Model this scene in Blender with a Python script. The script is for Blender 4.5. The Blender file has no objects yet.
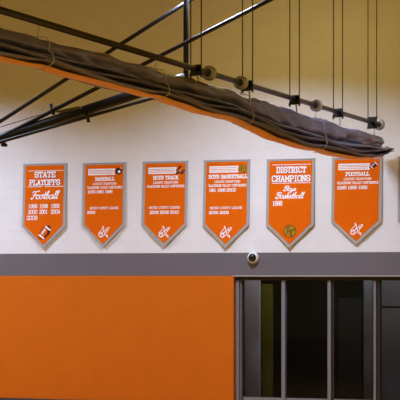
import bpy, bmesh, math, random
from mathutils import Vector, Matrix, noise
random.seed(4)
C = bpy.context.scene
col = C.collection
PI = math.pi

# ------------------------------------------------------------ camera
F = 1867.0                      # focal length in pixels of a 400 px frame
TH = math.atan(0.373)           # camera is turned left of the wall's normal
Z0 = 31.12
HOR = 275.0                     # horizon row of the frame
CZ = 2.24                       # eye height
D = Vector((-math.sin(TH), math.cos(TH), 0))
R = Vector((math.cos(TH), math.sin(TH), 0))
CAM = Vector((Z0 * math.sin(TH), -Z0 * math.cos(TH), CZ))
cd = bpy.data.cameras.new('camera'); cam = bpy.data.objects.new('camera', cd); col.objects.link(cam)
cam.location = CAM; cam.rotation_euler = (PI / 2, 0, TH)
cd.sensor_width = 36; cd.lens = F * 36 / 400; cd.shift_y = (HOR - 200) / 400
cd.clip_end = 200
C.camera = cam

# ------------------------------------------------------------ light and exposure
w = bpy.data.worlds.new('gym_air'); C.world = w; w.use_nodes = True
bg = w.node_tree.nodes['Background']
bg.inputs[0].default_value = (1.0, 0.82, 0.10, 1); bg.inputs[1].default_value = 0.26
def area(name, loc, rot, sx, sy, power, colr, spread=180):
    l = bpy.data.lights.new(name, 'AREA'); l.shape = 'RECTANGLE'; l.size = sx; l.size_y = sy
    l.energy = power; l.color = colr; l.spread = math.radians(spread)
    o = bpy.data.objects.new(name, l); col.objects.link(o); o.location = loc; o.rotation_euler = rot
    return o
for x, y, z, p in ((-4.9, -3.1, 6.4, 335), (1.35, -3.2, 6.5, 300), (5.9, -3.4, 6.5, 88), (-9.5, -3.6, 6.5, 90)):  # the lamp right of the curtain is added fill for wall and cloth
    area('gym_lamp_and_fill', (x, y, z), (0, 0, 0), 1.2, 1.0, p, (0.66, 0.76, 1.0), 142)
area('warm_wall_fill', (2.2, -2.4, 7.3), (0, 0, 0), 1.5, .6, 30, (1.0, 0.80, 0.20))  # added warm fill on the upper wall, standing in for bounce
area('gym_lamp_and_fill', (10, -13, 7.2), (0, 0, 0), 3, 3, 560, (0.80, 0.84, 1.0), 130)  # added cool fill for the curtain's visible side, not a known fixture
area('gym_lamp_and_fill', (3, -22, 7.2), (0, 0, 0), 8, 1, 100, (0.9, 0.95, 1.0))  # weak front fill added from the camera side
area('corridor_fill', (2.6, .48, 2.75), (0, 0, 0), 3.6, 0.15, 30, (0.9, 0.93, 1.0))  # added light to bring out the panels behind the glass
C.view_settings.view_transform = 'Standard'; C.view_settings.look = 'None'
C.view_settings.exposure = 0.0; C.view_settings.gamma = 1.0; C.view_settings.use_curve_mapping = False

# ------------------------------------------------------------ helpers
def at(px, py, Y=0.0):
    """point on the vertical plane y = Y seen at this place of the photograph"""
    a = (px - 200) / F
    v = D + R * a
    t = (Y - CAM.y) / v.y
    return Vector((CAM.x + v.x * t, Y, CZ + (HOR - py) / F * t))
def atX(px, py, X):
    a = (px - 200) / F
    v = D + R * a
    t = (X - CAM.x) / v.x
    return Vector((X, CAM.y + v.y * t, CZ + (HOR - py) / F * t))
def wx(px): return at(px, HOR).x
def wz(px, py): return at(px, py).z

def srgb(r, g, b):
    f = lambda c: (c / 255 / 12.92) if c <= 10 else ((c / 255 + 0.055) / 1.055) ** 2.4
    return (f(r), f(g), f(b), 1)
def mat(name, c, rough=0.6, metal=0.0, spec=0.5, noise_amt=0.0, noise_scale=8.0, bump=0.0, bscale=60.0, stretch=(1, 1, 1), sheen=0.0):
    m = bpy.data.materials.new(name); m.use_nodes = True
    nt = m.node_tree; b = nt.nodes['Principled BSDF']
    b.inputs['Base Color'].default_value = c; b.inputs['Roughness'].default_value = rough
    b.inputs['Metallic'].default_value = metal; b.inputs['Specular IOR Level'].default_value = spec
    if sheen: b.inputs['Sheen Weight'].default_value = sheen
    tc = nt.nodes.new('ShaderNodeTexCoord'); mp = nt.nodes.new('ShaderNodeMapping')
    mp.inputs['Scale'].default_value = stretch
    nt.links.new(tc.outputs['Object'], mp.inputs[0])
    if noise_amt:
        n = nt.nodes.new('ShaderNodeTexNoise'); n.inputs['Scale'].default_value = noise_scale; n.inputs['Detail'].default_value = 4
        nt.links.new(mp.outputs[0], n.inputs['Vector'])
        hs = nt.nodes.new('ShaderNodeHueSaturation'); hs.inputs['Color'].default_value = c
        mr = nt.nodes.new('ShaderNodeMapRange'); mr.inputs['To Min'].default_value = 1 - noise_amt; mr.inputs['To Max'].default_value = 1 + noise_amt
        nt.links.new(n.outputs[0], mr.inputs[0]); nt.links.new(mr.outputs[0], hs.inputs['Value'])
        nt.links.new(hs.outputs[0], b.inputs['Base Color'])
    if bump:
        n2 = nt.nodes.new('ShaderNodeTexNoise'); n2.inputs['Scale'].default_value = bscale; n2.inputs['Detail'].default_value = 3
        nt.links.new(mp.outputs[0], n2.inputs['Vector'])
        bp = nt.nodes.new('ShaderNodeBump'); bp.inputs['Strength'].default_value = bump; bp.inputs['Distance'].default_value = 0.02
        nt.links.new(n2.outputs[0], bp.inputs['Height']); nt.links.new(bp.outputs[0], b.inputs['Normal'])
    return m

BAND_LO = at(200, 275.8).z
BAND_HI = at(200, 252.9).z
COURSE = (BAND_HI - BAND_LO) / 2
def block_paint():
    m = bpy.data.materials.new('painted_block'); m.use_nodes = True
    nt = m.node_tree; N = nt.nodes; L = nt.links; b = N['Principled BSDF']
    b.inputs['Roughness'].default_value = 0.55; b.inputs['Specular IOR Level'].default_value = 0.25
    g = N.new('ShaderNodeNewGeometry'); s = N.new('ShaderNodeSeparateXYZ'); L.new(g.outputs['Position'], s.inputs[0])
    sub = N.new('ShaderNodeMath'); sub.operation = 'SUBTRACT'; sub.inputs[1].default_value = BAND_LO - COURSE * 40
    L.new(s.outputs['Z'], sub.inputs[0])
    addx = N.new('ShaderNodeMath'); addx.operation = 'ADD'; addx.inputs[1].default_value = 40.07; L.new(s.outputs['X'], addx.inputs[0])
    cb = N.new('ShaderNodeCombineXYZ'); L.new(addx.outputs[0], cb.inputs[0]); L.new(sub.outputs[0], cb.inputs[1])
    br = N.new('ShaderNodeTexBrick'); br.inputs['Scale'].default_value = 1
    br.inputs['Brick Width'].default_value = COURSE * 2; br.inputs['Row Height'].default_value = COURSE
    br.inputs['Mortar Size'].default_value = 0.005; br.inputs['Mortar Smooth'].default_value = 0.6
    br.offset = 0.5
    L.new(cb.outputs[0], br.inputs['Vector'])
    # three coats of paint, one above the other
    def step(z):
        c = N.new('ShaderNodeMath'); c.operation = 'GREATER_THAN'; c.inputs[1].default_value = z; L.new(s.outputs['Z'], c.inputs[0]); return c
    m1 = N.new('ShaderNodeMixRGB'); m1.inputs[1].default_value = srgb(213, 106, 12); m1.inputs[2].default_value = srgb(112, 106, 112)
    L.new(step(BAND_LO).outputs[0], m1.inputs[0])
    m2 = N.new('ShaderNodeMixRGB'); m2.inputs[2].default_value = srgb(236, 233, 235)
    L.new(step(BAND_HI).outputs[0], m2.inputs[0]); L.new(m1.outputs[0], m2.inputs[1])
    # slight unevenness of the paint and faint joints
    n = N.new('ShaderNodeTexNoise'); n.inputs['Scale'].default_value = 2.5; n.inputs['Detail'].default_value = 6; L.new(g.outputs['Position'], n.inputs['Vector'])
    mr = N.new('ShaderNodeMapRange'); mr.inputs['To Min'].default_value = 0.93; mr.inputs['To Max'].default_value = 1.06; L.new(n.outputs[0], mr.inputs[0])
    n3 = N.new('ShaderNodeTexNoise'); n3.inputs['Scale'].default_value = 1.3; L.new(g.outputs['Position'], n3.inputs['Vector'])
    mj = N.new('ShaderNodeMath'); mj.operation = 'MULTIPLY'; L.new(br.outputs['Fac'], mj.inputs[0])
    mj2 = N.new('ShaderNodeMapRange'); mj2.inputs['From Min'].default_value = 0.4; mj2.inputs['From Max'].default_value = 0.65
    mj2.inputs['To Min'].default_value = 0.02; mj2.inputs['To Max'].default_value = 0.11; L.new(n3.outputs[0], mj2.inputs[0])
    L.new(mj2.outputs[0], mj.inputs[1])
    one = N.new('ShaderNodeMath'); one.operation = 'SUBTRACT'; one.inputs[0].default_value = 1; L.new(mj.outputs[0], one.inputs[1])
    vm = N.new('ShaderNodeMath'); vm.operation = 'MULTIPLY'; L.new(mr.outputs[0], vm.inputs[0]); L.new(one.outputs[0], vm.inputs[1])
    hs = N.new('ShaderNodeHueSaturation'); L.new(m2.outputs[0], hs.inputs['Color']); L.new(vm.outputs[0], hs.inputs['Value'])
    L.new(hs.outputs[0], b.inputs['Base Color'])
    n2 = N.new('ShaderNodeTexNoise'); n2.inputs['Scale'].default_value = 60; L.new(g.outputs['Position'], n2.inputs['Vector'])
    ad = N.new('ShaderNodeMath'); ad.operation = 'MULTIPLY_ADD'; L.new(br.outputs['Fac'], ad.inputs[0]); ad.inputs[1].default_value = -0.5; L.new(n2.outputs[0], ad.inputs[2])
    bp = N.new('ShaderNodeBump'); bp.inputs['Strength'].default_value = 0.22; bp.inputs['Distance'].default_value = 0.01
    L.new(ad.outputs[0], bp.inputs['Height']); L.new(bp.outputs[0], b.inputs['Normal'])
    return m
def floor_mat():
    m = mat('maple_floor', srgb(196, 146, 62), 0.35, noise_amt=0.1, noise_scale=3, stretch=(1, 12, 1)); return m
def glass_mat():
    m = bpy.data.materials.new('dark_glass'); m.use_nodes = True; nt = m.node_tree
    nt.nodes.remove(nt.nodes['Principled BSDF']); out = nt.nodes['Material Output']
    t = nt.nodes.new('ShaderNodeBsdfTransparent'); t.inputs[0].default_value = (0.8, 0.82, 0.84, 1)
    gl = nt.nodes.new('ShaderNodeBsdfGlossy'); gl.inputs['Roughness'].default_value = 0.03
    fr = nt.nodes.new('ShaderNodeFresnel'); fr.inputs[0].default_value = 1.22
    mx = nt.nodes.new('ShaderNodeMixShader'); nt.links.new(fr.outputs[0], mx.inputs[0]); nt.links.new(t.outputs[0], mx.inputs[1]); nt.links.new(gl.outputs[0], mx.inputs[2])
    nt.links.new(mx.outputs[0], out.inputs[0]); return m

M = dict(
    wall=block_paint(), floor=floor_mat(), glass=glass_mat(),
    ceil=mat('roof_deck', srgb(184, 160, 80), 0.8, noise_amt=0.05, noise_scale=2),
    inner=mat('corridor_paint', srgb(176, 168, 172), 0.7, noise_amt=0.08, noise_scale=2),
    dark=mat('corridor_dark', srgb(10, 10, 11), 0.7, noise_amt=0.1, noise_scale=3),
    yellow=mat('yellow_paint', srgb(96, 86, 8), 0.6, noise_amt=0.06, noise_scale=4),
    frame=mat('bronze_frame', srgb(140, 138, 150), 0.45, 0.3, noise_amt=0.05, noise_scale=6),
    head=mat('dark_frame', srgb(52, 46, 44), 0.55, 0.3, noise_amt=0.05, noise_scale=6),
    orange=mat('banner_orange', srgb(232, 104, 6), 0.8, spec=0.08, noise_amt=0.05, noise_scale=5, bump=0.15, bscale=40, stretch=(1, 1, .3)),
    border=mat('banner_grey', srgb(172, 168, 164), 0.75, spec=0.2, noise_amt=0.04, noise_scale=10),
    white=mat('print_white', srgb(255, 252, 255), 0.7, spec=0.2, noise_amt=0.03, noise_scale=30),
    pink=mat('print_pink', srgb(226, 142, 120), 0.7, spec=0.2, noise_amt=0.03, noise_scale=30),
    maroon=mat('print_maroon', srgb(150, 40, 52), 0.7, spec=0.2, noise_amt=0.05, noise_scale=30),
    brown=mat('print_ball_brown', srgb(94, 36, 40), 0.7, spec=0.2, noise_amt=0.25, noise_scale=12),
    black=mat('print_black', srgb(40, 34, 34), 0.7, spec=0.2, noise_amt=0.05, noise_scale=30),
    gold=mat('print_gold', srgb(178, 136, 30), 0.7, spec=0.2, noise_amt=0.15, noise_scale=18),
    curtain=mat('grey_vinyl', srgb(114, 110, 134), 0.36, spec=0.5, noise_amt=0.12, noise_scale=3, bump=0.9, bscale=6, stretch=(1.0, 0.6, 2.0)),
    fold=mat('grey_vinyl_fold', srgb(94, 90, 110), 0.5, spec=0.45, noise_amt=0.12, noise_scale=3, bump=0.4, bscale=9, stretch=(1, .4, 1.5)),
    hem=mat('orange_vinyl', srgb(252, 166, 8), 0.45, spec=0.4, noise_amt=0.1, noise_scale=5, bump=0.3, bscale=9, stretch=(1, .5, 1)),
    steel=mat('black_steel', srgb(20, 17, 20), 0.45, 0.1, noise_amt=0.1, noise_scale=12),
    pipe=mat('pipe_steel', srgb(62, 54, 52), 0.35, 0.6, noise_amt=0.1, noise_scale=12),
    wheel=mat('wheel_grey', srgb(186, 182, 178), 0.35, 0.2, noise_amt=0.1, noise_scale=12),
    rope=mat('white_rope', srgb(214, 206, 196), 0.8, noise_amt=0.05, noise_scale=30),
    cable=mat('dark_cable', srgb(52, 46, 36), 0.6, 0.3, noise_amt=0.1, noise_scale=30),
    plate=mat('grey_plate', srgb(112, 104, 92), 0.45, 0.4, noise_amt=0.1, noise_scale=12),
    seam=mat('print_seam', srgb(104, 78, 24), 0.7, spec=0.2, noise_amt=0.2, noise_scale=20),
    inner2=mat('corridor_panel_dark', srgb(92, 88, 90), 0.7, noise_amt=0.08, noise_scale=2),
    camwhite=mat('camera_white', srgb(226, 222, 222), 0.4, noise_amt=0.02, noise_scale=12),
    camdome=mat('camera_dome', srgb(14, 13, 15), 0.08, spec=0.6, noise_amt=0.02, noise_scale=12),
    base=mat('rubber_base', srgb(60, 58, 62), 0.7, noise_amt=0.05, noise_scale=12),
    tip=mat('red_tip', srgb(150, 44, 34), 0.6, noise_amt=0.05, noise_scale=12),
)

def link(name, bm, m, parent=None, smooth=False, kind=None):
    me = bpy.data.meshes.new(name); bm.normal_update(); bm.to_mesh(me); bm.free()
    me.materials.append(m)
    if smooth:
        for p in me.polygons: p.use_smooth = True
    o = bpy.data.objects.new(name, me); col.objects.link(o)
    if parent: o.parent = parent
    if kind: o['kind'] = kind
    return o
def tag(o, label, cat, group=None):
    o['label'] = label; o['category'] = cat
    if group: o['group'] = group
    return o
def empty(name, loc, label, cat, group=None):
    o = bpy.data.objects.new(name, None); col.objects.link(o); o.location = loc; o.empty_display_size = .1
    return tag(o, label, cat, group)
def box(bm, x0, x1, y0, y1, z0, z1):
    v = [bm.verts.new(p) for p in ((x0,y0,z0),(x1,y0,z0),(x1,y1,z0),(x0,y1,z0),(x0,y0,z1),(x1,y0,z1),(x1,y1,z1),(x0,y1,z1))]
    for f in ((0,3,2,1),(4,5,6,7),(0,1,5,4),(1,2,6,5),(2,3,7,6),(3,0,4,7)): bm.faces.new([v[i] for i in f])
def tube(bm, a, b, r, n=16, r2=None):
    a = Vector(a); b = Vector(b); d = (b - a).normalized()
    u = d.orthogonal().normalized(); v = d.cross(u); r2 = r if r2 is None else r2
    A = [bm.verts.new(a + (u * math.cos(t) + v * math.sin(t)) * r) for t in [2*PI*i/n for i in range(n)]]
    B = [bm.verts.new(b + (u * math.cos(t) + v * math.sin(t)) * r2) for t in [2*PI*i/n for i in range(n)]]
    for i in range(n): bm.faces.new((A[i], A[(i+1)%n], B[(i+1)%n], B[i]))
    bm.faces.new(A[::-1]); bm.faces.new(B)
def path(bm, pts, r, n=8):
    for i in range(len(pts)-1): tube(bm, pts[i], pts[i+1], r, n)
def lathe(bm, prof, n=32, mtx=None):
    """profile [(radius, height)] turned about z"""
    rings = []
    for (r, h) in prof:
        rings.append([bm.verts.new((r*math.cos(2*PI*i/n), r*math.sin(2*PI*i/n), h)) for i in range(n)])
    for a, b in zip(rings, rings[1:]):
        for i in range(n): bm.faces.new((a[i], a[(i+1)%n], b[(i+1)%n], b[i]))
    bm.faces.new(rings[0][::-1]); bm.faces.new(rings[-1])
    if mtx: bmesh.ops.transform(bm, matrix=mtx, verts=[v for rg in rings for v in rg])

# ------------------------------------------------------------ the gym's shell
DX0, DX1 = wx(233.4), wx(446)      # the glazed opening
CEIL = 7.6
bm = bmesh.new()
box(bm, -16, DX0, 0, .25, 0, CEIL); box(bm, DX0, DX1, 0, .25, BAND_LO, CEIL); box(bm, DX1, 16, 0, .25, 0, CEIL)
link('wall_back', bm, M['wall'], kind='structure')
bm = bmesh.new(); box(bm, -16, 16, -36, .25, -.2, 0); link('floor', bm, M['floor'], kind='structure')
bm = bmesh.new(); box(bm, -16, 16, -36, .25, CEIL, CEIL+.2); link('ceiling', bm, M['ceil'], kind='structure')
bm = bmesh.new(); box(bm, -16, DX0-.02, -.012, 0, 0, .11); link('baseboard_back', bm, M['base'], kind='structure')
# thin lip under the grey course, over the opening
bm = bmesh.new(); box(bm, DX0, DX1, -.012, .02, BAND_LO-.012, BAND_LO+.006); link('trim_1', bm, M['border'], kind='structure')

# corridor behind the glass
iy = .25
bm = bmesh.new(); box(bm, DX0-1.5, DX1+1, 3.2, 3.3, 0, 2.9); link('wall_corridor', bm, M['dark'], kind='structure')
bm = bmesh.new(); box(bm, DX0-1.6, DX0-1.5, iy, 3.3, 0, 2.9); link('wall_corridor_left', bm, M['inner'], kind='structure')
bm = bmesh.new(); box(bm, DX1+1, DX1+1.1, iy, 3.3, 0, 2.9); link('wall_corridor_right', bm, M['inner'], kind='structure')
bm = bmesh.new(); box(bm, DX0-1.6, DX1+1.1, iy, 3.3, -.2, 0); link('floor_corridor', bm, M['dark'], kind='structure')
bm = bmesh.new(); box(bm, DX0-1.6, DX1+1.1, iy, 3.3, 2.9, 3.0); link('ceiling_corridor', bm, M['inner'], kind='structure')

# glazed frontage: frame and panes set back in the opening
FY = .10
fz = wz(240, 280.3)
def wxy(px): return at(px, HOR, FY).x
bm = bmesh.new(); box(bm, DX0+.02, DX1-.02, FY-.03, FY+.06, fz, BAND_LO)
fr = link('window_1', bm, M['head'], kind='structure')
def upright(x0, x1, m='frame', y0=-.045, y1=.06, z1=None):
    bm = bmesh.new(); box(bm, wxy(x0), wxy(x1), FY+y0, FY+y1, 0, z1 or fz); bmesh.ops.bevel(bm, geom=bm.edges[:], offset=.004, segments=2, affect='EDGES')
    return link('window_mullion', bm, M[m], fr)
upright(236.6, 240.0); upright(240.6, 243.6, 'head', -.01); upright(240.9, 241.9, 'frame', -.03, 0)
upright(282.2, 285.8); upright(328.2, 331.6); upright(332.0, 334.2, 'head', -.01, .05); upright(374.2, 376.6); upright(377, 380.6, 'head', -.02, .05); upright(424, 428)
for a, b in ((243.6, 282.2), (285.8, 328.2), (334.2, 374.2), (380.6, 424)):
    bm = bmesh.new(); box(bm, wxy(a), wxy(b), FY, FY+.008, .22, fz); link('window_pane', bm, M['glass'], fr)
    bm = bmesh.new(); box(bm, wxy(a), wxy(b), FY-.02, FY+.03, 0, .22); link('window_bottom_rail', bm, M['frame'], fr)
bm = bmesh.new(); box(bm, wxy(380.6), wxy(424), FY+.012, FY+.05, wz(390, 308.2), wz(390, 306.2)); link('window_crossbar', bm, M['head'], fr)

# what stands behind the glass
def behind(name, px0, px1, py0, Y, m, label, cat, d=.08, z0=0):
    a = at(px0, py0, Y); b = at(px1, py0, Y)
    bm = bmesh.new(); box(bm, a.x, b.x, Y, Y+d, z0, a.z); bmesh.ops.bevel(bm, geom=bm.edges[:], offset=.008, segments=2, affect='EDGES')
    return tag(link(name, bm, M[m]), label, cat)
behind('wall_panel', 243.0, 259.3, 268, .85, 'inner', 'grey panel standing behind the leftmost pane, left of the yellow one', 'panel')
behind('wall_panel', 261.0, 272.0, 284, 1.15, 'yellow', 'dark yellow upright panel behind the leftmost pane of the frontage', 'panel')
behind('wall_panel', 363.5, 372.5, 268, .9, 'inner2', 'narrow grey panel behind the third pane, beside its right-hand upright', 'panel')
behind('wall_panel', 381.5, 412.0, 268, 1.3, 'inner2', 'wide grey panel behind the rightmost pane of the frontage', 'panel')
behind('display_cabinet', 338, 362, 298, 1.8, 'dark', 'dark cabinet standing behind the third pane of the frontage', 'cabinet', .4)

# ------------------------------------------------------------ lettering: block capitals with slab serifs, and a script hand
def arc(cx, cy, rx, ry, a0, a1, n=8):
    return [(cx + rx*math.cos(math.radians(a0+(a1-a0)*i/n)), cy + ry*math.sin(math.radians(a0+(a1-a0)*i/n))) for i in range(n+1)]
OCT = [(1,0),(3,0),(4,1),(4,5),(3,6),(1,6),(0,5),(0,1),(1,0)]
G = {
 'A': [[(0.2,0),(2,6),(3.8,0)],[(1,2),(3,2)],[(-.3,0),(.9,0)],[(3.1,0),(4.3,0)]],
 'B': [[(-.1,0),(3,0),(4,1),(4,2.3),(3.2,3.1),(.6,3.1)],[(3.2,3.1),(3.9,3.8),(3.9,5),(3,6),(-.1,6)],[(.7,0),(.7,6)]],
 'C': [[(4,1.6),(4,1),(3,0),(1,0),(0,1),(0,5),(1,6),(3,6),(4,5),(4,4.4)]],
 'D': [[(-.1,0),(3,0),(4,1),(4,5),(3,6),(-.1,6)],[(.7,0),(.7,6)]],
 'E': [[(4,1.4),(4,0),(-.1,0)],[(.7,0),(.7,6)],[(-.1,6),(4,6),(4,4.6)],[(.7,3.1),(2.8,3.1)]],
 'F': [[(-.2,0),(1.7,0)],[(.7,0),(.7,6)],[(-.1,6),(4,6),(4,4.6)],[(.7,3.1),(2.8,3.1)]],
 'G': [[(4,4.5),(4,5),(3,6),(1,6),(0,5),(0,1),(1,0),(3,0),(4,1),(4,2.8),(2.4,2.8)]],
 'H': [[(.5,0),(.5,6)],[(3.5,0),(3.5,6)],[(.5,3),(3.5,3)],[(-.2,0),(1.2,0)],[(2.8,0),(4.2,0)],[(-.2,6),(1.2,6)],[(2.8,6),(4.2,6)]],
 'I': [[(2,0),(2,6)],[(1,0),(3,0)],[(1,6),(3,6)]],
 'K': [[(.6,0),(.6,6)],[(.6,2.6),(3.6,6)],[(1.6,3.6),(3.7,0)],[(-.2,0),(1.4,0)],[(-.2,6),(1.4,6)],[(3,0),(4.3,0)],[(2.9,6),(4.2,6)]],
 'L': [[(-.1,6),(1.7,6)],[(.8,6),(.8,0)],[(-.1,0),(4,0),(4,1.7)]],
 'M': [[(.3,0),(.3,6),(2.2,2),(4.1,6),(4.1,0)],[(-.4,0),(1,0)],[(3.4,0),(4.8,0)]],
 'N': [[(.5,0),(.5,6),(3.6,0),(3.6,6)],[(-.2,0),(1.2,0)],[(2.9,6),(4.3,6)],[(-.2,6),(.6,6)]],
 'O': [OCT],
 'P': [[(.7,0),(.7,6)],[(-.1,6),(3,6),(4,5),(4,3.8),(3,2.8),(.7,2.8)],[(-.2,0),(1.8,0)]],
 'R': [[(.7,0),(.7,6)],[(-.1,6),(3,6),(4,5),(4,4),(3,3),(.7,3)],[(2.3,3),(3.7,0)],[(-.2,0),(1.5,0)],[(3.2,0),(4.3,0)]],
 'S': [[(0,1.6),(0,1),(1,0),(3,0),(4,1),(4,2.2),(3.1,3),(.9,3.1),(0,3.9),(0,5),(1,6),(3,6),(4,5),(4,4.5)]],
 'T': [[(2,0),(2,6)],[(-.1,4.6),(-.1,6),(4.1,6),(4.1,4.6)],[(1.1,0),(2.9,0)]],
 'U': [[(.4,6),(.4,1),(1.2,0),(2.8,0),(3.6,1),(3.6,6)],[(-.3,6),(1.1,6)],[(2.9,6),(4.3,6)]],
 'V': [[(.3,6),(2,0),(3.7,6)],[(-.3,6),(1,6)],[(3,6),(4.3,6)]],
 'W': [[(.2,6),(1,0),(2.1,4.5),(3.2,0),(4,6)],[(-.3,6),(.8,6)],[(3.4,6),(4.5,6)]],
 'Y': [[(.3,6),(2,3),(3.7,6)],[(2,3),(2,0)],[(1.1,0),(2.9,0)],[(-.3,6),(1,6)],[(3,6),(4.3,6)]],
 '0': [OCT],
 '1': [[(1,5),(2.1,6),(2.1,0)],[(.9,0),(3.3,0)]],
 '2': [[(.2,4.6),(.2,5),(1,6),(3,6),(4,5),(4,3.9),(.2,.6),(.2,0),(4,0),(4,1)]],
 '4': [[(3,0),(3,6),(0,2),(4.2,2)],[(2.1,0),(3.9,0)]],
 '5': [[(3.8,4.9),(3.8,6),(.3,6),(.1,3.3),(3,3.5),(4,2.6),(4,1),(3,0),(1,0),(0,1),(0,1.4)]],
 '6': [[(4,4.9),(3,6),(1,6),(0,5),(0,1),(1,0),(3,0),(4,1),(4,2.4),(3,3.3),(0,3.3)]],
 '7': [[(0,5),(0,6),(4,6),(1.8,0)],[(1,0),(2.6,0)]],
 '8': [[(1,3.1),(.2,3.9),(.2,5.2),(1,6),(3,6),(3.8,5.2),(3.8,3.9),(3,3.1),(1,3.1),(0,2.2),(0,.9),(1,0),(3,0),(4,.9),(4,2.2),(3,3.1)]],
 '9': [[(0,1.1),(1,0),(3,0),(4,1),(4,5),(3,6),(1,6),(0,5),(0,3.6),(1,2.7),(4,2.7)]],
}
# script letters: x-height 3, ascender 6; (strokes, advance)
o_ = arc(1.3, 1.5, 1.2, 1.5, 60, 420, 14)
S = {
 'F': ([[(.6,.6),(0,.2),(.6,-.2),(1.4,.4),(2.2,5.4)],[(-.2,4.7),(.5,5.9),(2.2,5.5),(4.6,6.2)],[(.9,2.9),(3.3,3.1)]], 3.6),
 'B': ([[(1.2,0),(2,6)],[(0,4.4),(.9,5.8),(3,6.3),(4.4,5.4),(4,3.9),(2,3.2)],[(2,3.2),(4,2.8),(4.2,1),(2.7,-.2),(.6,.2),(.2,1)]], 4.6),
 'o': ([o_, [(1.8,2.8),(2.9,2.4)]], 2.7),
 'a': ([o_, [(2.5,3),(2.5,.7),(3,0),(3.5,.5)]], 3.3),
 't': ([[(.9,5.2),(.9,.8),(1.4,0),(2.1,.5)],[(0,3.3),(2,3.4)]], 1.9),
 'b': ([[(.1,.6),(.9,3.5),(1.3,5.8),(.9,6.2),(.5,5.2),(.4,.8),(1.2,0),(2.2,.5),(2.4,1.8),(1.8,2.7),(.7,2.2)],[(2.2,2.3),(2.9,2.4)]], 2.7),
 'l': ([[(0,.5),(.9,3.2),(1.3,5.6),(1,6.2),(.6,5.4),(.6,.8),(1.1,0),(1.8,.5)]], 1.7),
 'y': ([[(.2,3),(.3,1),(1.1,.2),(2,.8),(2.2,3)],[(2.2,3),(2,-.8),(1,-2.2),(.3,-1.6),(1.2,-.4),(3,.6)]], 2.9),
 's': ([[(0,.5),(1.3,3.2),(1.9,1.4),(1.6,.2),(.5,.1)],[(1.7,.3),(2.4,.6)]], 2.2),
 'k': ([[(.1,.6),(.9,3.2),(1.3,5.7),(1,6.2),(.6,5.4),(.5,0)],[(.5,1.6),(1.8,2.9),(1.6,1.7),(.8,1.5)],[(1,1.5),(1.8,.1),(2.6,.5)]], 2.5),
 'e': ([[(.3,1.3),(1.9,1.8),(1.6,3),(.8,2.8),(.3,1.5),(.7,.2),(1.6,0),(2.5,.7)]], 2.3),
}
def ribbon(out, pts, w):
    """flat stroke as quads in banner units"""
    for (x0, y0), (x1, y1) in zip(pts, pts[1:]):
        dx, dy = x1-x0, y1-y0; l = math.hypot(dx, dy)
        if l < 1e-6: continue
        dx /= l; dy /= l; e = w*.42
        a = (x0-dx*e, y0-dy*e); b = (x1+dx*e, y1+dy*e); nx, ny = -dy*w/2, dx*w/2
        out.append([(a[0]+nx, a[1]+ny), (b[0]+nx, b[1]+ny), (b[0]-nx, b[1]-ny), (a[0]-nx, a[1]-ny)])
def block_text(text, x0, x1, y0, y1, w=None):
    """capitals fitted into the box x0..x1, y0(top)..y1(bottom)"""
    adv = [5.5 if ch == 'M' else (3.2 if ch == ' ' else (4.0 if ch == 'I' else 5.2)) for ch in text]
    tot = sum(adv) - 1.1; sx = (x1-x0)/tot; sy = (y1-y0)/6.0
    w = w or min(sx, sy)*1.15; out = []; x = 0
    sy2 = (y1-y0-w)/6.0
    for ch, a in zip(text, adv):
        off = -1.0 if ch == 'I' else 0
        off += 0
        for st in G.get(ch, []):
            ribbon(out, [(x0+(x+px+(off+.4 if ch == 'I' else 0))*sx, y1-w/2-py*sy2) for px, py in st], w)
        x += a
    return out
def script_text(text, x0, x1, y0, y1, w):
    tot = sum(S[c][1] for c in text); sh = .35
    sx = (x1-x0)/(tot+.35*4); sy = (y1-y0)/6.2; out = []; x = 0
    for c in text:
        for st in S[c][0]:
            ribbon(out, [(x0+(x+px+sh*py)*sx, y1-py*sy) for px, py in st], w)
        x += S[c][1]
    return out

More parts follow.
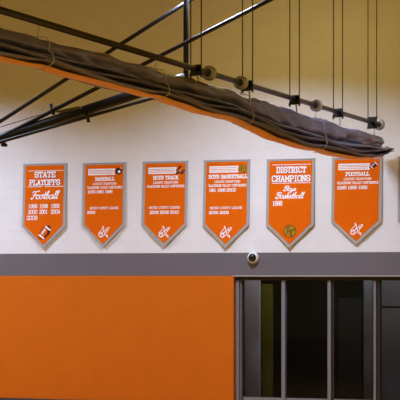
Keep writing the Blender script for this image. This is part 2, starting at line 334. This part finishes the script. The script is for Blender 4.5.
# ------------------------------------------------------------ banners
UX, UZ = .80/45, 1.435/85.5       # size of one banner unit across and down
SHO, TIP, BW = 63.0, 85.5, 45.0
def make_banner(pl, pt, seed, label, items, hs=1.0, ws=1.0):
    o = at(pl, pt)
    root = empty('pennant_banner', (o.x, 0, o.z), label, 'banner', 'pennant banners in a row on the white wall')
    def surf(u, v, lift):
        """banner units -> local metres, following the hang of the cloth"""
        k = v/85.5
        y = -(.016 + .030*k) - lift
        y -= .006*k*(math.sin(u*.33+seed*1.7+v*.012) + .6*math.sin(u*.14-v*.05+seed))
        y -= .004*noise.noise(Vector((u*.12, v*.05, seed*3.1)))
        skew = -.9*k if seed != 0 else -1.2*k
        return Vector(((u+skew)*UX*ws, y, -v*UZ*hs))
    def cloth(name, inset, top, m, lift, thick):
        bm = bmesh.new(); nx, ny = 22, 40; x0, x1 = inset, BW-inset
        V = [[bm.verts.new((x0+(x1-x0)*i/nx, 0, top+(TIP-top)*j/ny)) for i in range(nx+1)] for j in range(ny+1)]
        for j in range(ny):
            for i in range(nx): bm.faces.new((V[j][i], V[j+1][i], V[j+1][i+1], V[j][i+1]))
        s = SHO; hw = BW/2; L = math.hypot(TIP-s, hw)
        tipz = TIP - inset*L/hw
        for sg in (-1, 1):
            n = Vector((sg*(TIP-s), 0, hw)).normalized()
            g = bm.verts[:]+bm.edges[:]+bm.faces[:]
            bmesh.ops.bisect_plane(bm, geom=g, plane_co=(hw, 0, tipz), plane_no=n, clear_outer=True)
        for v in bm.verts: v.co = surf(v.co.x, v.co.z, lift)
        if thick:
            r = bmesh.ops.extrude_face_region(bm, geom=bm.faces[:])
            for e in r['geom']:
                if isinstance(e, bmesh.types.BMVert): e.co.y += thick
            bmesh.ops.recalc_face_normals(bm, faces=bm.faces[:])
        else:
            for f in bm.faces:
                f.normal_update()
                if f.normal.y > 0: f.normal_flip()
        return link(name, bm, m, root, smooth=not thick)
    cloth('border', 0, 0, M['border'], 0, .008)
    cloth('field', 2.5, 1.9, M['orange'], .0015, 0)
    bm = bmesh.new(); tube(bm, (-.004, -.012, -.006), (BW*UX*ws+.004, -.012, -.006), .009, 12)
    link('rod', bm, M['border'], root)
    flat = []
    for it in items: flat += it if isinstance(it, list) else [it]
    for name, m, lift, polys in flat:
        bm = bmesh.new()
        for p in polys:
            vs = [bm.verts.new(surf(u+1.25, v+.7, lift)) for u, v in p]
            try: f = bm.faces.new(vs)
            except ValueError: continue
            f.normal_update()
            if f.normal.y > 0: f.normal_flip()
        link(name, bm, M[m], root)
    return root
def rect(x0, x1, y0, y1): return [(x0,y0),(x0,y1),(x1,y1),(x1,y0)]
def strip(x0, x1, y0, y1, n=8): return [rect(x0+(x1-x0)*i/n, x0+(x1-x0)*(i+1)/n, y0, y1) for i in range(n)]
def disc(cx, cy, r, ry=None, n=24):
    ry = ry or r
    return [[(cx+r*math.cos(2*PI*i/n), cy-ry*math.sin(2*PI*i/n)) for i in range(n)]]
def lens(cx, cy, L, W, ang, n=14):
    """football outline, ang degrees up from the horizontal"""
    pts = []
    for i in range(n+1):
        t = -1+2*i/n; pts.append((t*L/2, (1-t*t)**.75*W/2))
    for i in range(1, n): 
        t = 1-2*i/n; pts.append((t*L/2, -(1-t*t)**.75*W/2))
    a = math.radians(ang); c, s = math.cos(a), math.sin(a)
    return [[(cx+x*c-y*s, cy-(x*s+y*c)) for x, y in pts]]
def football(cx, cy, L, W, ang):
    a = math.radians(ang); c, s = math.cos(a), math.sin(a)
    def q(x, y): return (cx+x*c-y*s, cy-(x*s+y*c))
    white = []
    for t in (-.30, .30):
        hw = (1-(2*t)**2)**.75*W/2
        x = t*L; white.append([q(x-L*.045, hw*.98), q(x-L*.045, -hw*.98), q(x+L*.045, -hw*.95), q(x+L*.045, hw*.95)])
    ribbon(white, [q(-L*.17, W*.14), q(L*.15, W*.16)], W*.09)
    for k in range(4):
        x = -L*.13+k*L*.085; ribbon(white, [q(x, W*.05), q(x, W*.26)], W*.05)
    dark = []; ribbon(dark, [q(-L*.42, -W*.12), q(-L*.2, -W*.3), q(L*.2, -W*.3), q(L*.42, -W*.12)], W*.12)
    return [('football', 'brown', .0025, lens(cx, cy, L, W, ang)), ('football_shading_line', 'black', .0032, dark), ('football_laces', 'white', .004, white)]
def basketball(cx, cy, r):
    seams = []
    ribbon(seams, [(cx-r*.2, cy-r*.97), (cx+.05*r, cy), (cx+r*.25, cy+r*.95)], r*.13)
    ribbon(seams, [(cx-r*.97, cy+r*.2), (cx, cy), (cx+r*.95, cy-r*.3)], r*.13)
    ribbon(seams, arc(cx-r*1.25, cy-r*.2, r*.95, r*.95, -45, 50, 8), r*.12)
    ribbon(seams, arc(cx+r*1.15, cy+r*.3, r*.9, r*.9, 130, 225, 8), r*.12)
    ribbon(seams, arc(cx, cy, r*.97, r*.97, 0, 360, 24), r*.1)
    blots = lens(cx+r*.25, cy+r*.3, r*1.0, r*.5, 60)
    return [('basketball', 'gold', .0025, disc(cx, cy, r)), ('basketball_seams', 'seam', .0032, seams)]
def logo(cx, cy, k=.86):
    out = []; cy += 1.0
    def P(*pts): return [(cx+(x-183)/8*k, cy+(y-245)/8*k) for x, y in pts]
    ribbon(out, P((134,250),(160,222),(176,196)), 0.70*k)
    ribbon(out, P((172,184),(182,200),(184,222)), 0.87*k)
    ribbon(out, P((148,262),(178,238),(200,222),(212,204),(236,197),(233,212),(206,226)), 0.75*k)
    ribbon(out, P((138,262),(146,250),(164,246),(172,262),(164,280),(146,284),(136,272),(138,262)), 0.93*k)
    ribbon(out, P((158,290),(186,268),(206,246),(224,222)), 0.70*k)
    ribbon(out, P((194,262),(208,276),(222,292),(224,276),(208,262)), 0.75*k)
    ribbon(out, P((176,232),(196,240),(188,252)), 0.64*k)
    return ('logo', 'white', .0025, out)
def head_box():
    p = strip(4.4, 31.5, 5.2, 11.6)
    p.append([(31.5,5.2),(31.5,11.6),(32.8,11.6),(31.8,8.4),(32.8,5.2)])
    return [('stripe_panel', 'white', .0022, p)] + [('stripe', 'pink', .003, strip(5.2, 31.0, y-.28, y+.28)) for y in (6.9, 8.4, 9.9)]
def middle(t, x0, x1):
    return [('title_lettering', 'white', .0025, block_text(t, x0, x1, 13.5, 17.4, .78)),
            ('league_lettering', 'white', .0025, block_text('LEAGUE CHAMPIONS', 9.6, 34.4, 19.1, 21.4, .34)),
            ('conference_lettering', 'white', .0025, block_text('BLACKHAWK VALLEY CONFERENCE', 3.9, 40.4, 22.8, 25.3, .36))]
def years(lst, y0, y1, w=.56):
    return [('year_lettering', 'white', .0025, block_text(t, x0, x1, y0, y1, w)) for t, x0, x1 in lst]
def county(x0=6.6, x1=36.6, y=44.0):
    return ('county_lettering', 'white', .0025, block_text('METRO COUNTY LEAGUE', x0, x1, y, y+2.4, .32))
def shift(polys, dx, dy): return [[(x+dx, y+dy) for x, y in p] for p in polys]

st = [block_text('STATE', 11.2, 32.2, 7.2, 13.4, 1.15), block_text('PLAYOFFS', 5.8, 37.2, 15.2, 21.2, 1.1)]
make_banner(23.9, 164.2, 0, 'orange banner headed STATE PLAYOFFS with a brown football near its tip',
    [[('title_shadow', 'maroon', .0022, shift(q, .55, .45)) for q in st], [('title_lettering', 'white', .003, q) for q in st],
     ('rule_line', 'white', .0022, strip(4, 40.5, 6.1, 6.6)), ('rule_line', 'white', .0022, strip(4, 41, 22.0, 22.6)),
     ('script_lettering', 'white', .0025, script_text('Football', 7.2, 36.8, 26.6, 34.6, .95)),
     years((('1996', 4.9, 14.2), ('1998', 16.8, 25.2), ('1999', 28.6, 37.2), ), 39.8, 44.0),
     years((('2000', 4.9, 14.2), ('2001', 16.8, 25.2), ('2004', 28.6, 38.0)), 45.5, 49.8),
     years((('2008', 3.6, 14.4),), 51.4, 55.8)] + football(22.6, 68.4, 17.5, 9.8, 52), 1.02, 1.02)
make_banner(83.6, 163.4, 1, 'orange banner headed BASEBALL with a dark round ball emblem at top right',
    head_box() + middle('BASEBALL', 12.2, 32.2) +
    [years((('1979', 4.2, 12.1), ('1981', 13.4, 21.3), ('1988', 22.6, 30.0)), 26.9, 29.9), county(6.8, 36.8, 43.6),
     years((('2002', 3.9, 12.3),), 47.6, 50.5), logo(21.8, 68.6),
     ('emblem', 'black', .0025, disc(36.6, 7.8, 3.4, 3.7)), ('emblem_ball', 'white', .0035, disc(36.9, 8.4, 1.4)),
     ('emblem_cap', 'pink', .0035, disc(38.6, 4.8, 1.4, .9))], 1.005, .985)
rn = []
ribbon(rn, [(33.6,11.6),(35.6,10.8),(37.2,8.2),(36.2,6.0)], 1.5); ribbon(rn, [(37.2,8.2),(39.6,9.4),(41.8,8.4)], 1.3)
ribbon(rn, [(37.0,9.6),(38.8,11.4),(40.6,11.0)], 1.4); ribbon(rn, [(34.4,8.4),(36.4,7.0)], 1.1)
make_banner(143.3, 162.0, 2, 'orange banner headed BOYS TRACK with a dark running figure at top right',
    head_box() + middle('BOYS TRACK', 9.6, 34.4) +
    [county(6.0, 36.6, 44.0), years((('2008', 6.8, 15.2), ('2009', 16.8, 25.3), ('2010', 27.0, 35.2)), 48.4, 51.6), logo(21.2, 69.2),
     ('runner_emblem', 'black', .0028, shift(rn + disc(37.6, 4.9, 1.1), -1.2, 0)), ('emblem_disc', 'border', .0035, disc(36.2, 8.6, 1.1, 1.3))], 1.003, 1.015)
make_banner(204.2, 160.5, 3, 'orange banner headed BOYS BASKETBALL with a small basketball at top right',
    head_box() + middle('BOYS BASKETBALL', 4.2, 41.2) +
    [years((('1991', 4.6, 11.0), ('1998', 12.6, 20.2), ('2002', 21.6, 30.4)), 26.9, 30.1), county(5.8, 36.6, 44.6),
     years((('2008', 4.9, 13.4), ('2009', 15.0, 23.8)), 48.9, 51.8), logo(21.2, 69.0)] + basketball(36.6, 8.2, 3.8), 1.018, 1.018)
dt = [block_text('DISTRICT', 8.3, 35.6, 6.6, 12.8, 1.1), block_text('CHAMPIONS', 4.2, 39.6, 15.0, 21.2, 1.05)]
make_banner(267.3, 159.5, 4, 'orange banner headed DISTRICT CHAMPIONS with a golden basketball near its tip',
    [[('title_shadow', 'maroon', .0022, shift(q, .4, .35)) for q in dt], [('title_lettering', 'white', .003, q) for q in dt],
     ('rule_line', 'white', .0022, strip(4, 40.2, 4.4, 5.0)), ('rule_line', 'white', .0022, strip(4, 40.4, 22.1, 22.7)),
     ('script_lettering', 'white', .0025, script_text('Boys', 14.2, 27.4, 25.2, 29.8, .75)), ('script_lettering', 'white', .0025, script_text('Basketball', 6.8, 34.6, 31.2, 37.0, .75)),
     years((('1999', 4.9, 13.6),), 39.4, 44.0, .7)] + basketball(21.3, 68.6, 5.9), 1.018, 1.027)
make_banner(332.5, 158.0, 5, 'orange banner headed FOOTBALL, rightmost in the row, hanging below the curtain end',
    head_box() + middle('FOOTBALL', 11.4, 32.4) +
    [years((('1995', 3.6, 11.8), ('1998', 13.2, 21.2), ('1999', 22.8, 30.6)), 27.0, 30.4), logo(21.4, 69.2)] + football(36.2, 7.2, 9.0, 4.8, 42), .985, 1.05)

make_banner(399.0, 156.5, 6, 'pennant banner cut off by the right edge of the photo, only its grey border showing', [], .985, 1.05)

# ------------------------------------------------------------ dome camera on the grey course
c0 = at(253.6, 257.7)
root = empty('security_camera', (c0.x, 0, c0.z), 'small white security camera with black dome on grey course above glazed opening', 'camera')
rot = Matrix.Rotation(PI/2, 4, 'X')
bm = bmesh.new(); lathe(bm, [(.094, 0), (.096, .02), (.094, .045), (.086, .062), (.07, .07)], 40, rot); link('housing', bm, M['camwhite'], root, True)
bm = bmesh.new(); lathe(bm, [(.068*math.cos(a), .066+.058*math.sin(a)) for a in [PI/2*i/10 for i in range(10)]]+[(.004, .124)], 32, rot); link('dome', bm, M['camdome'], root, True)

# ------------------------------------------------------------ divider curtain, folded up under its pipe
XC = 3.20
def T(px): return -atX(px, HOR, XC+.12).y
def Zr(px, py): return atX(px, py, XC+.12).z
def interp(tab, t):
    if t <= tab[0][0]: return tab[0][1]
    for (a, za), (b, zb) in zip(tab, tab[1:]):
        if t <= b:
            k = (t-a)/(b-a); k = k*k*(3-2*k); return za+(zb-za)*k
    return tab[-1][1]
top_px = [(388,138),(382,136),(370,132.5),(345,125.5),(330,120.5),(305,113.5),(280,106),(255,97),(230,88.5)]
bot_px = [(388,154),(380,157.5),(370,159),(355,159),(330,154.5),(305,148.5),(280,141),(255,129.7),(230,118.5),(205,113.5),(180,105),(155,98),(130,90.5),(95,81.5)]
TOP = [(T(a), Zr(a, b)) for a, b in top_px]; BOT = [(T(a), Zr(a, b)) for a, b in bot_px]
TEND = 17.5
TIES = [T(321), T(247), T(162), T(162)+3.0]
croot = empty('divider_curtain', (XC, -8, 0), 'grey gym divider curtain with orange hem, folded up and hanging high before the wall', 'curtain')
croot_inv = Vector((-XC, 8, 0))
def sweep(name, m, frac, rz_k, rx, xo, t0, t1, amp, seed, parent=croot, n=26, dt=.06, taper=.25):
    bm = bmesh.new(); prev = None; steps = int((t1-t0)/dt)
    for j in range(steps+1):
        t = t0+(t1-t0)*j/steps
        zt, zb = interp(TOP, t), interp(BOT, t); h = zt-zb
        tie = min(abs(t-q) for q in TIES); pin = math.exp(-(tie/.28)**2)
        zc = zt-frac*h + .018*math.sin(t*1.9+seed*2.1)*(frac > .45)*(frac < .86) + .02*pin*(frac > .45)
        k = min(1, .72+(t-t0)/taper) if t-t0 < taper else 1
        rz, rxx = rz_k*h*k*(1-.10*pin), rx*k*(1-.16*pin)
        ring = []
        for i in range(n):
            a = 2*PI*i/n
            q = noise.noise(Vector((math.cos(a)*1.3+seed*7, t*.9, math.sin(a)*1.3)))+.6*noise.noise(Vector((math.cos(a)*3+seed*3, t*2.6-math.sin(a)*2.2, math.sin(a)*3)))
            r = 1+amp*q
            ring.append(bm.verts.new((XC+xo+rxx*r*math.cos(a), -t, zc+rz*r*math.sin(a))))
        for v in ring: v.co += croot_inv
        if prev:
            for i in range(n): bm.faces.new((prev[i], ring[i], ring[(i+1)%n], prev[(i+1)%n]))
        else: bm.faces.new(ring)
        prev = ring
    bm.faces.new(prev[::-1])
    bmesh.ops.recalc_face_normals(bm, faces=bm.faces[:])
    return link(name, bm, m, parent, True)
e0 = T(390.5)
sweep('rolled_fabric', M['curtain'], .29, .295, .17, 0, T(384), TEND, .42, 1)
sweep('fold', M['curtain'], .60, .085, .19, .02, e0, TEND, .14, 2)
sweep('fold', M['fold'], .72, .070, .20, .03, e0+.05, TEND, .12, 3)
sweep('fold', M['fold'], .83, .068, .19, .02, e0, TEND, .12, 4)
sweep('orange_hem', M['hem'], .945, .060, .09, .05, T(386), TEND, .10, 5)
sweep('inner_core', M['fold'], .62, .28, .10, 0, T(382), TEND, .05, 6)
for fr_, xo in ((.60, .19), (.72, .20), (.83, .19)):
    t = e0-.005; z = interp(TOP, t)-fr_*(interp(TOP, t)-interp(BOT, t))
    bm = bmesh.new(); lathe(bm, [(.030, 0), (.032, .01), (.02, .02), (.005, .022)], 16, Matrix.Translation(Vector((XC+.06, -t, z))+croot_inv) @ Matrix.Rotation(-PI/2, 4, 'X'))
    link('fold_tip', bm, M['tip'], croot, True)

# ties of white rope round the bundle, hung from the pipe
PIPEX = XC+.06
def TP(px): return -atX(px, HOR, PIPEX).y
def ZP(px, py): return atX(px, py, PIPEX).z
def pipe_z(t):
    a = (TP(378), ZP(378, 124.2)); b = (TP(245), ZP(245, 84.0))
    return a[1]+(b[1]-a[1])*(t-a[0])/(b[0]-a[0])
for t in TIES:
    zt, zb = interp(TOP, t), interp(BOT, t); h = zt-zb; pts = []
    prof = [(0.02, -.02), (.12, .02), (.15, .14), (.155, .26), (.14, .42), (.175, .50), (.19, .55), (.18, .60), (.20, .66), (.195, .72), (.19, .80), (.15, .88), (.14, .93), (.08, .99), (0, 1.0)]
    P = [Vector((PIPEX, -t, pipe_z(t)-.036))] + [Vector((XC+a+.012, -t, zt-b*h)) for a, b in prof]
    P = [p+croot_inv for p in P]
    bm = bmesh.new(); path(bm, P, .0055); link('tie_rope', bm, M['rope'], croot, True)

# the pipe with its hangers and wheels
proot = empty('hoist_pipe', (PIPEX, -8, 0), 'dark steel pipe hung on cables above the folded curtain', 'pipe')
pinv = Vector((-PIPEX, 8, 0))
tA, tB = TP(379), TEND
bm = bmesh.new(); tube(bm, Vector((PIPEX, -tA, pipe_z(tA)))+pinv, Vector((PIPEX, -tB, pipe_z(tB)))+pinv, .034, 20); link('tube', bm, M['pipe'], proot, True)
def wheel(px):
    t = TP(px); c = Vector((PIPEX, -t, pipe_z(t)))+pinv
    bm = bmesh.new(); mt = Matrix.Translation(c) @ Matrix.Rotation(PI/2, 4, 'X')
    lathe(bm, [(.045, -.05), (.082, -.045), (.088, -.03), (.080, -.018), (.080, .018), (.088, .03), (.082, .045), (.045, .05)], 32, mt)
    w_ = link('cable_wheel', bm, M['wheel'], proot, True)
    bm = bmesh.new(); lathe(bm, [(.040, -.075), (.044, -.05), (.044, .05), (.040, .075)], 24, mt); link('wheel_hub', bm, M['steel'], w_, True)
for px in (379, 316, 241, 209): wheel(px)
def hanger(px, hour=False):
    t = TP(px); c = Vector((PIPEX, -t, pipe_z(t)))+pinv; g = .098
    bm = bmesh.new()
    # plate with a waist, wide at top and bottom, folded round the pipe
    prof = [(-.115, -.095), (.115, -.095), (.10, -.06), (.07, .0), (.09, .05), (.115, .085), (-.115, .085), (-.09, .05), (-.07, 0), (-.10, -.06)]
    if not hour: prof = [(-.12, -.075), (.12, -.075), (.105, -.045), (.09, .0), (.08, .05), (-.08, .05), (-.09, 0), (-.105, -.045)]
    f0 = [bm.verts.new((c.x+x*.8, c.y-.022-x*.35, c.z+z)) for x, z in prof]; f1 = [bm.verts.new((c.x+x*.8, c.y+.022-x*.35, c.z+z)) for x, z in prof]
    n = len(prof); bm.faces.new(f0); bm.faces.new(f1[::-1])
    for i in range(n): bm.faces.new((f0[i], f1[i], f1[(i+1)%n], f0[(i+1)%n]))
    bmesh.ops.recalc_face_normals(bm, faces=bm.faces[:])
    p = link('hanger_plate', bm, M['steel'], proot)
    for s in (-1, 1):
        bm = bmesh.new(); x = s*g; tube(bm, (c.x+x*.8, c.y-x*.35, c.z-.085), (c.x+x*.8, c.y-x*.35, CEIL+.02), .0075, 8); link('hanger_cable', bm, M['cable'], proot, True)
        bm = bmesh.new(); tube(bm, (c.x+x*.8, c.y-x*.35, c.z-.10), (c.x+x*.8, c.y-x*.35, c.z-.055), .014, 8); link('cable_clip', bm, M['plate'], p, True)
    # white clip between plate and curtain
    zt = interp(TOP, t)
    bm = bmesh.new(); path(bm, [c+Vector((.0, 0, -.05)), c+Vector((.03, -.01, -.10)), Vector((c.x+.03, c.y, zt-.01))], .011); link('curtain_clip', bm, M['rope'], p, True)
for px, hh in ((372.3, True), (338, False), (294.6, False), (247.5, False), (196, False)): hanger(px, hh)

# ------------------------------------------------------------ folded basketball backstop, its tubes reaching in from the left
YB = -3.6
bj = at(2, 140, YB)
broot = empty('basketball_backstop', (bj.x, YB, 0), 'black steel tubes of a folded-up basketball backstop reaching in from left', 'backstop')
binv = Vector((-bj.x, -YB, 0))
def b_tube(name, p0, p1, r, m='steel', y0=YB, y1=YB, parent=None):
    bm = bmesh.new(); a = at(p0[0], p0[1], y0)+binv; b = at(p1[0], p1[1], y1)+binv
    tube(bm, a, b, r, 20); return link(name, bm, M[m], parent or broot, True)
def to_ceiling(p0, p1, y):
    """far point of the line p0-p1 where it meets the roof"""
    a, b = at(*p0, y), at(*p1, y); k = (CEIL-a.z)/(b.z-a.z); return a+(b-a)*k
def c_tube(name, p0, p1, r, y, m='steel'):
    bm = bmesh.new(); a = at(*p0, y); tube(bm, a+binv, to_ceiling(p0, p1, y)+binv, r, 20); return link(name, bm, M[m], broot, True)
c_tube('brace_tube', (-14, 130.5), (65, 80), .031, YB+.25)
c_tube('brace_tube', (-3, 139), (101, 86), .031, YB-.05)
b_tube('mast_tube', (-3, 139.5), (186, 77.5), .078)
b_tube('lower_tube', (-3, 143), (186, 88.5), .025, y0=YB-.1, y1=YB-.1)
b_tube('end_bar', (-14, 130.5), (-3, 143.5), .04)
b_tube('hinge', (2.5, 137.5), (3.5, 145.2), .034); b_tube('hinge_foot', (1.5, 144.8), (6.8, 145.2), .026)
b_tube('thin_cable', (0, 127.2), (52, 111), .006, 'cable')
# clamps and bracing plate
def ring_clamp(p, r):
    bm = bmesh.new(); c = at(*p, YB-.06)+binv
    tube(bm, c+Vector((-.02, 0, .06)), c+Vector((.03, 0, -.10)), r, 14); link('clamp', bm, M['steel'], broot, True)
ring_clamp((52, 108), .026); ring_clamp((87, 115.5), .026)
bm = bmesh.new(); P4 = [at(54, 111.5, YB-.10)+binv, at(60, 113.2, YB-.10)+binv, at(81, 108.6, YB-.10)+binv, at(79, 106.0, YB-.10)+binv]
fa = [bm.verts.new(p) for p in P4]; fb = [bm.verts.new(p+Vector((0, .02, 0))) for p in P4]
bm.faces.new(fa); bm.faces.new(fb[::-1])
for i in range(4): bm.faces.new((fa[i], fb[i], fb[(i+1)%4], fa[(i+1)%4]))
bmesh.ops.recalc_face_normals(bm, faces=bm.faces[:]); link('brace_plate', bm, M['plate'], broot)
# hanger tube at the far end up to the roof, behind the curtain
e = at(186, 79, YB)
bm = bmesh.new(); tube(bm, e+binv+Vector((0, 0, -.15)), Vector((e.x, YB, CEIL+.02))+binv, .04, 16); link('roof_hanger', bm, M['steel'], broot, True)
